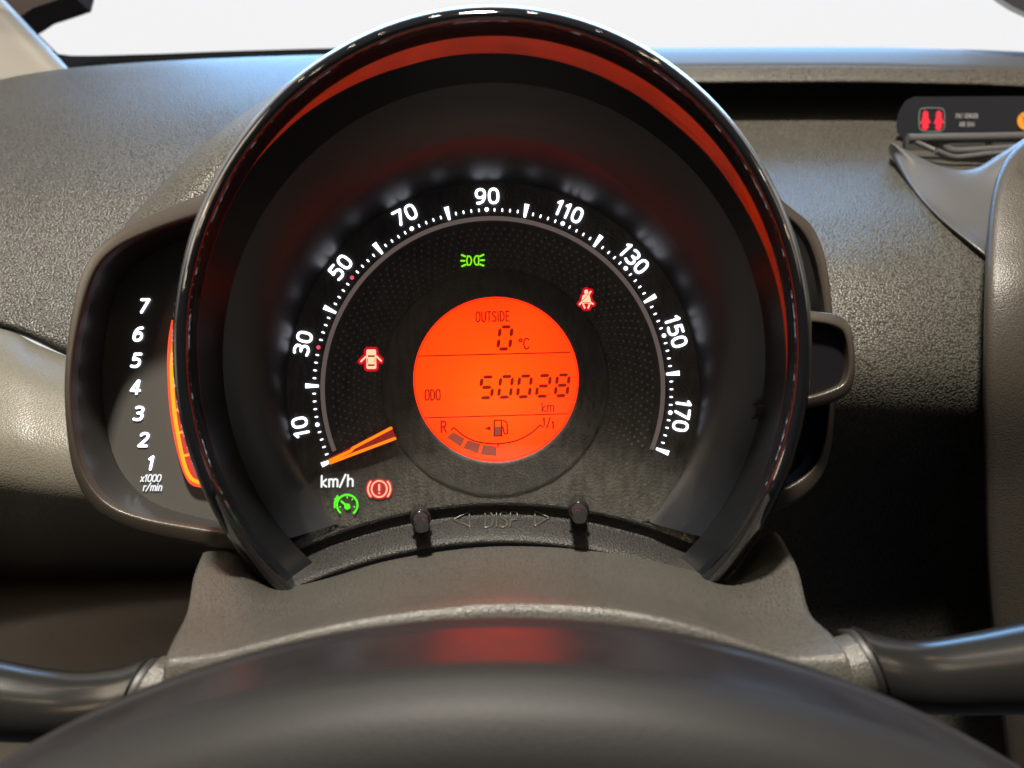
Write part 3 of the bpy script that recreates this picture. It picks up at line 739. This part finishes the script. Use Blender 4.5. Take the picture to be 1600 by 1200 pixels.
# clear cover over the dial, faintly dusty
def dusty():
    m = glass_mat('dusty_cover', 1.0, ior=1.5); nt = m.node_tree; L = nt.links.new
    out = [n for n in nt.nodes if n.type == 'OUTPUT_MATERIAL'][0]; mx = out.inputs[0].links[0].from_node
    df = nt.nodes.new('ShaderNodeBsdfDiffuse'); df.inputs[0].default_value = (.60, .57, .50, 1)
    tc = nt.nodes.new('ShaderNodeTexCoord'); mp = nt.nodes.new('ShaderNodeMapping'); mp.inputs['Scale'].default_value = (1, .35, 1); mp.inputs['Rotation'].default_value = (0, 0, .2)
    n = nt.nodes.new('ShaderNodeTexNoise'); n.inputs['Scale'].default_value = 520; n.inputs['Detail'].default_value = 5; n.inputs['Roughness'].default_value = .65
    L(tc.outputs['Object'], mp.inputs[0]); L(mp.outputs[0], n.inputs['Vector'])
    r = nt.nodes.new('ShaderNodeMapRange'); r.inputs['From Min'].default_value = .3; r.inputs['From Max'].default_value = .75; r.inputs['To Min'].default_value = .0; r.inputs['To Max'].default_value = .022
    L(n.outputs['Fac'], r.inputs['Value'])
    m2 = nt.nodes.new('ShaderNodeMixShader'); L(r.outputs[0], m2.inputs[0]); L(mx.outputs[0], m2.inputs[1]); L(df.outputs[0], m2.inputs[2]); L(m2.outputs[0], out.inputs[0])
    return m
LK, LW0 = .165, .0098
def onlens(x, yv):
    q = (600 - yv) / F; return P(x, yv, (LW0 + LK * q * D) / (1 + LK * q))
pts = [(772 + 418 * math.cos(a), 559 - 424 * math.sin(a)) for a in np.radians(np.linspace(-30, 210, 90))]
pts = [p for p in pts if p[1] < ledge_y(p[0]) + 6] + [(x, ledge_y(x) + 6) for x in np.linspace(452, 1100, 50)]
b = MB(); b.poly([onlens(*p) for p in pts]); b.build('clear_cover', dusty(), ic, smooth=False)

# side bezels
def bezel(outer, inner, w0, depth, name, m, floor=None, fl_w=-.012, fm=blackm, outer_back=-.07):
    o_, i_ = [P(x, yv, w0) for x, yv in outer], [P(x, yv, w0) for x, yv in inner]
    o_, i_ = cr(o_, 8), cr(i_, 8); n = min(len(o_), len(i_))
    o_, i_ = o_[:n], i_[:n]; z = np.array((0, 0, 1.))
    mid = lambda t, dw: [p + (q - p) * t + z * dw for p, q in zip(o_, i_)]
    bk = [np.array((p[0], p[1], outer_back)) for p in o_]
    b = MB(); b.grid([bk, mid(0, -.0025), mid(.0, -.0022), mid(.04, -.0012), mid(.12, -.0004), mid(.25, 0), mid(.8, .0008), mid(.93, .0008), mid(.98, .0005), mid(1, -.0002), mid(1.0, -.0006), mid(1.0, -.0030)])
    b.build(name, m, ic)
    return o_, i_
tout = [(430, 262), (320, 298), (235, 332), (168, 370), (130, 415), (109, 490), (98, 590), (102, 680), (116, 750), (150, 802), (215, 834), (320, 856), (402, 868)]
tin = [(430, 305), (320, 336), (245, 360), (182, 390), (148, 430), (125, 505), (113, 590), (117, 674), (133, 738), (168, 784), (225, 808), (322, 826), (400, 837)]
TW, TF = .012, -.0085
o_, i_ = bezel(tout, tin, TW, 0, 'tachometer_bezel', bezel_m)
# dark inner wall to the recessed face
fin = [(430, 330), (330, 360), (262, 385), (212, 415), (182, 455), (166, 520), (160, 590), (164, 650), (178, 712), (206, 758), (250, 790), (330, 812), (400, 820)]
f_ = cr([P(x, yv, TF) for x, yv in fin], 8)
z = np.array((0, 0, 1.))
b = MB(); b.grid([[p - z * .0028 for p in i_], [p * .4 + q * .6 + np.array((0, 0, -.003)) for p, q in zip(i_, f_)], list(f_)]); b.build('tachometer_wall', mat('tach_wall', (.018, .017, .017), .28), ic)
b = MB(); b.poly(list(f_)); b.build('tachometer_face', tface_m, ic, smooth=False)
TW2 = TF + .0004
for s, x, yv in (('7', 225, 478), ('6', 216, 522), ('5', 213, 563), ('4', 212.5, 605), ('3', 217, 646), ('2', 225, 687), ('1', 236, 723.5)):
    b = MB(); ribbon(b, text(s, x, yv, 19.5, 0, 1.12, .22), 4.2, TW2); b.build('tachometer_numeral', white, ic, smooth=False)
b = MB(); ribbon(b, text('x1000', 236, 747, 10.5, 0, .95, .22, .12), 2.0, TW2); b.build('unit_caption', white_t, ic, smooth=False)
b = MB(); ribbon(b, text('r/min', 239, 761, 11, 0, .9, .22, .14), 2.0, TW2); b.build('unit_caption', white_t, ic, smooth=False)
# rev bar
left = S([(268, 500), (263, 530), (261, 570), (264, 630), (271, 680), (281, 722), (290, 746), (302, 759), (330, 764)], 6)
right = [(x + 75, yv) for x, yv in left]
b = MB(); b.prism([P(x, yv, TW2 + .0022) for x, yv in left + [(345, 764), (345, 500)]], np.array((0, 0, -.0022))); rb = b.build('rev_bar', bar_o, ic, smooth=False, label='orange lit rev counter strip')
ye = S([(275, 520), (270, 550), (268, 580), (272, 640), (280, 690), (288, 725), (295, 742), (306, 752), (335, 757)], 6)
b = MB(); b.poly([P(x, yv, TW2 + .0024) for x, yv in ye + [(345, 757), (345, 520)]]); b.build('rev_segment', bar_r, rb, smooth=False)
b = MB(); ribbon(b, [ye], 6, TW2 + .0026); 
for x, yv in ((270, 604), (274, 641), (281, 676), (288.5, 712)): ribbon(b, [[(x, yv), (x + 9, yv - 2)]], 4, TW2 + .0026)
b.build('rev_outline', bar_y, rb, smooth=False)

# right hand side bezel with its small side loop
rout = [(1120, 250), (1190, 285), (1238, 322), (1272, 352), (1292, 400), (1302, 470), (1307, 560), (1306, 650), (1299, 710), (1283, 752), (1250, 784), (1200, 805), (1168, 815)]
rin = [(1110, 275), (1180, 305), (1226, 338), (1254, 366), (1273, 408), (1286, 475), (1293, 560), (1292, 645), (1284, 698), (1268, 732), (1236, 757), (1190, 776), (1165, 784)]
bezel(rout, rin, .004, 0, 'side_bezel', bezel_m)
b = MB(); b.poly([p - np.array((0, 0, .010)) for p in cr([P(x, yv, .004) for x, yv in rin], 6)]); b.build('side_panel', blackm, ic, smooth=False)
lout = [(1180, 476), (1275, 485), (1316, 493), (1332, 512), (1338, 550), (1338, 585), (1330, 612), (1308, 628), (1262, 640), (1180, 655)]
lin = [(1180, 496), (1275, 505), (1305, 512), (1318, 524), (1324, 552), (1324, 580), (1317, 598), (1300, 608), (1262, 620), (1180, 634)]
bezel(lout, lin, .016, 0, 'side_tab_frame', bezel_m, outer_back=-.03)
b = MB(); b.poly([p - np.array((0, 0, .0028)) for p in cr([P(x, yv, .016) for x, yv in lin], 6)]); b.build('side_tab_panel', mat('tab_black', (.006, .006, .007), .3, spec=.3), ic, smooth=False)

# ------------------------------------------------------------------ steering column
co = thing('column_cover', 'grained grey steering column cover below the instrument pod', 'column cover', P(780, 1000, .05))
b = MB()
def crow(pts, w): return [(x, yv, w) for x, yv in pts]
R = [crow([(318, 862), (335, 858), (372, 864), (430, 914), (500, 906), (600, 877), (700, 860), (780, 853), (880, 855), (980, 867), (1075, 890), (1138, 903), (1180, 850), (1206, 831), (1220, 838)], .009),
     crow([(303, 900), (330, 899), (372, 905), (430, 932), (500, 926), (600, 909), (700, 897), (780, 892), (880, 893), (980, 899), (1080, 911), (1150, 924), (1202, 900), (1232, 884), (1246, 888)], .030),
     crow([(293, 955), (330, 956), (372, 957), (430, 960), (500, 951), (600, 935), (700, 923), (780, 917), (880, 919), (980, 926), (1080, 942), (1150, 960), (1210, 958), (1250, 950), (1264, 955)], .050),
     crow([(272, 999), (320, 999), (365, 995), (430, 982), (500, 967), (600, 949), (700, 937), (780, 931), (880, 933), (980, 942), (1080, 961), (1160, 985), (1225, 999), (1275, 993), (1296, 989)], .068),
     crow([(262, 1021), (315, 1017), (362, 1009), (428, 993), (500, 976), (600, 957), (700, 945), (780, 939), (880, 941), (980, 950), (1080, 971), (1163, 997), (1232, 1017), (1290, 1015), (1316, 1013)], .0745),
     crow([(256, 1042), (312, 1036), (360, 1026), (427, 1008), (500, 990), (600, 971), (700, 959), (780, 953), (880, 955), (980, 964), (1080, 985), (1165, 1012), (1238, 1036), (1300, 1038), (1328, 1036)], .0775),
     crow([(250, 1112), (310, 1107), (360, 1097), (427, 1077), (500, 1057), (600, 1037), (700, 1025), (780, 1019), (880, 1021), (980, 1030), (1080, 1052), (1165, 1080), (1245, 1104), (1310, 1107), (1345, 1104)], .079)]
G = surf(R, 6, 6)
skL = [np.array((r[0][0] + .002, r[0][1] - .035, r[0][2] - .015)) for r in G]; skR = [np.array((r[-1][0] - .002, r[-1][1] - .035, r[-1][2] - .015)) for r in G]
G = [[l] + list(r) + [q] for l, r, q in zip(skL, G, skR)]
b.grid(G); b.build('upper_shell', cowl_m, co)
for sgn, pts in ((-1, [(290, 1090), (262, 1078), (232, 1066)]), (1, [(1290, 1055), (1318, 1042), (1345, 1032)])):
    b = MB(); path = [P(x, yv + 8, .062) for x, yv in pts]; b.tube(path, [.0088, .0082, .0078], 28); b.build('stalk_sleeve', cowl_m, co)

# stalks
def stalk(secs, k, w, name, label, inner_right, col):
    t = thing(name, label, 'stalk', P(secs[0][0], secs[0][1] + secs[0][2], w))
    b = MB(); G = []
    q = cr([(x, top, r) for x, top, r in secs], 6)
    for x, top, r in q:
        ring_ = []
        for a in np.linspace(0, 2 * math.pi, 36, endpoint=False):
            px_y = top + r - r * math.cos(a)
            ring_.append(P(x + k * (px_y - top), px_y, w) + np.array((0, 0, r * (D - w) / F * math.sin(a))))
        G.append(ring_)
    b.grid(G, closed=True); b.build('lever', stalk_m, t)
    e0 = np.array(G[-1] if inner_right else G[0]); c = e0.mean(0)
    dirn = np.array((1.0 if inner_right else -1.0, 0, 0))
    b = MB(); b.grid([e0, c + (e0 - c) * .97 + dirn * .0005, c + (e0 - c) * .80 + dirn * .0008, c + (e0 - c) * .05 + dirn * .0008], closed=True); b.build('end_face', stalk_m, t)
    b = MB(); b.grid([c + (e0 - c) * .93 + dirn * .0005, c + (e0 - c) * .93 + dirn * .0034, c + (e0 - c) * .6 + dirn * .0034], closed=True); b.build('collar', rubber, t)
    return t
stalk([(-200, 1000, 78), (-80, 1022, 66), (0, 1036, 58), (60, 1047, 54), (120, 1052, 52), (180, 1044, 54), (230, 1027, 60)], -.27, .056, 'indicator_stalk', 'black satin column stalk at the lower left behind the wheel', True, None)
stalk([(1338, 981, 62), (1385, 996, 57), (1440, 1003, 55), (1520, 992, 60), (1600, 976, 68), (1700, 955, 78), (1850, 930, 88)], .33, .056, 'wiper_stalk', 'black satin column stalk at the lower right behind the wheel', False, None)

# steering wheel
ws_ = thing('steering_wheel', 'blurred dark leather steering wheel rim across the bottom', 'steering wheel', (0, -.23, .105))
cv = np.array((P(790, 600, .105)[0], -.0453 - .1868, 0))
wp = [(.1868, .1000), (.1870, .1045), (.1872, .1120), (.1872, .1190), (.1869, .1240), (.1855, .1285), (.1815, .1335), (.174, .1365), (.165, .1350), (.158, .128), (.155, .117), (.157, .105), (.164, .097), (.174, .094), (.182, .0955)]
pc = cr([(r, z_, 0) for r, z_ in wp + [wp[0]]], 6)
def sweep(pr):
    return [[cv + np.array((R_ * math.sin(t), R_ * math.cos(t), zz)) for R_, zz, _ in pr] for t in np.linspace(0, 2 * math.pi, 181)]
b = MB(); b.grid(sweep(pc[24:])); b.grid(sweep(pc[:7])); b.build('rim', leather, ws_)
tr_ = np.array(pc[6:25]); tr_[1:-1, 0] -= .0004
b = MB(); b.grid(sweep(tr_)); b.build('rim_trim', mat('rim_trim_black', (.010, .009, .010), .36, rvar=.08), ws_)
for o in sc.objects:
    if '_b' in o: del o['_b']
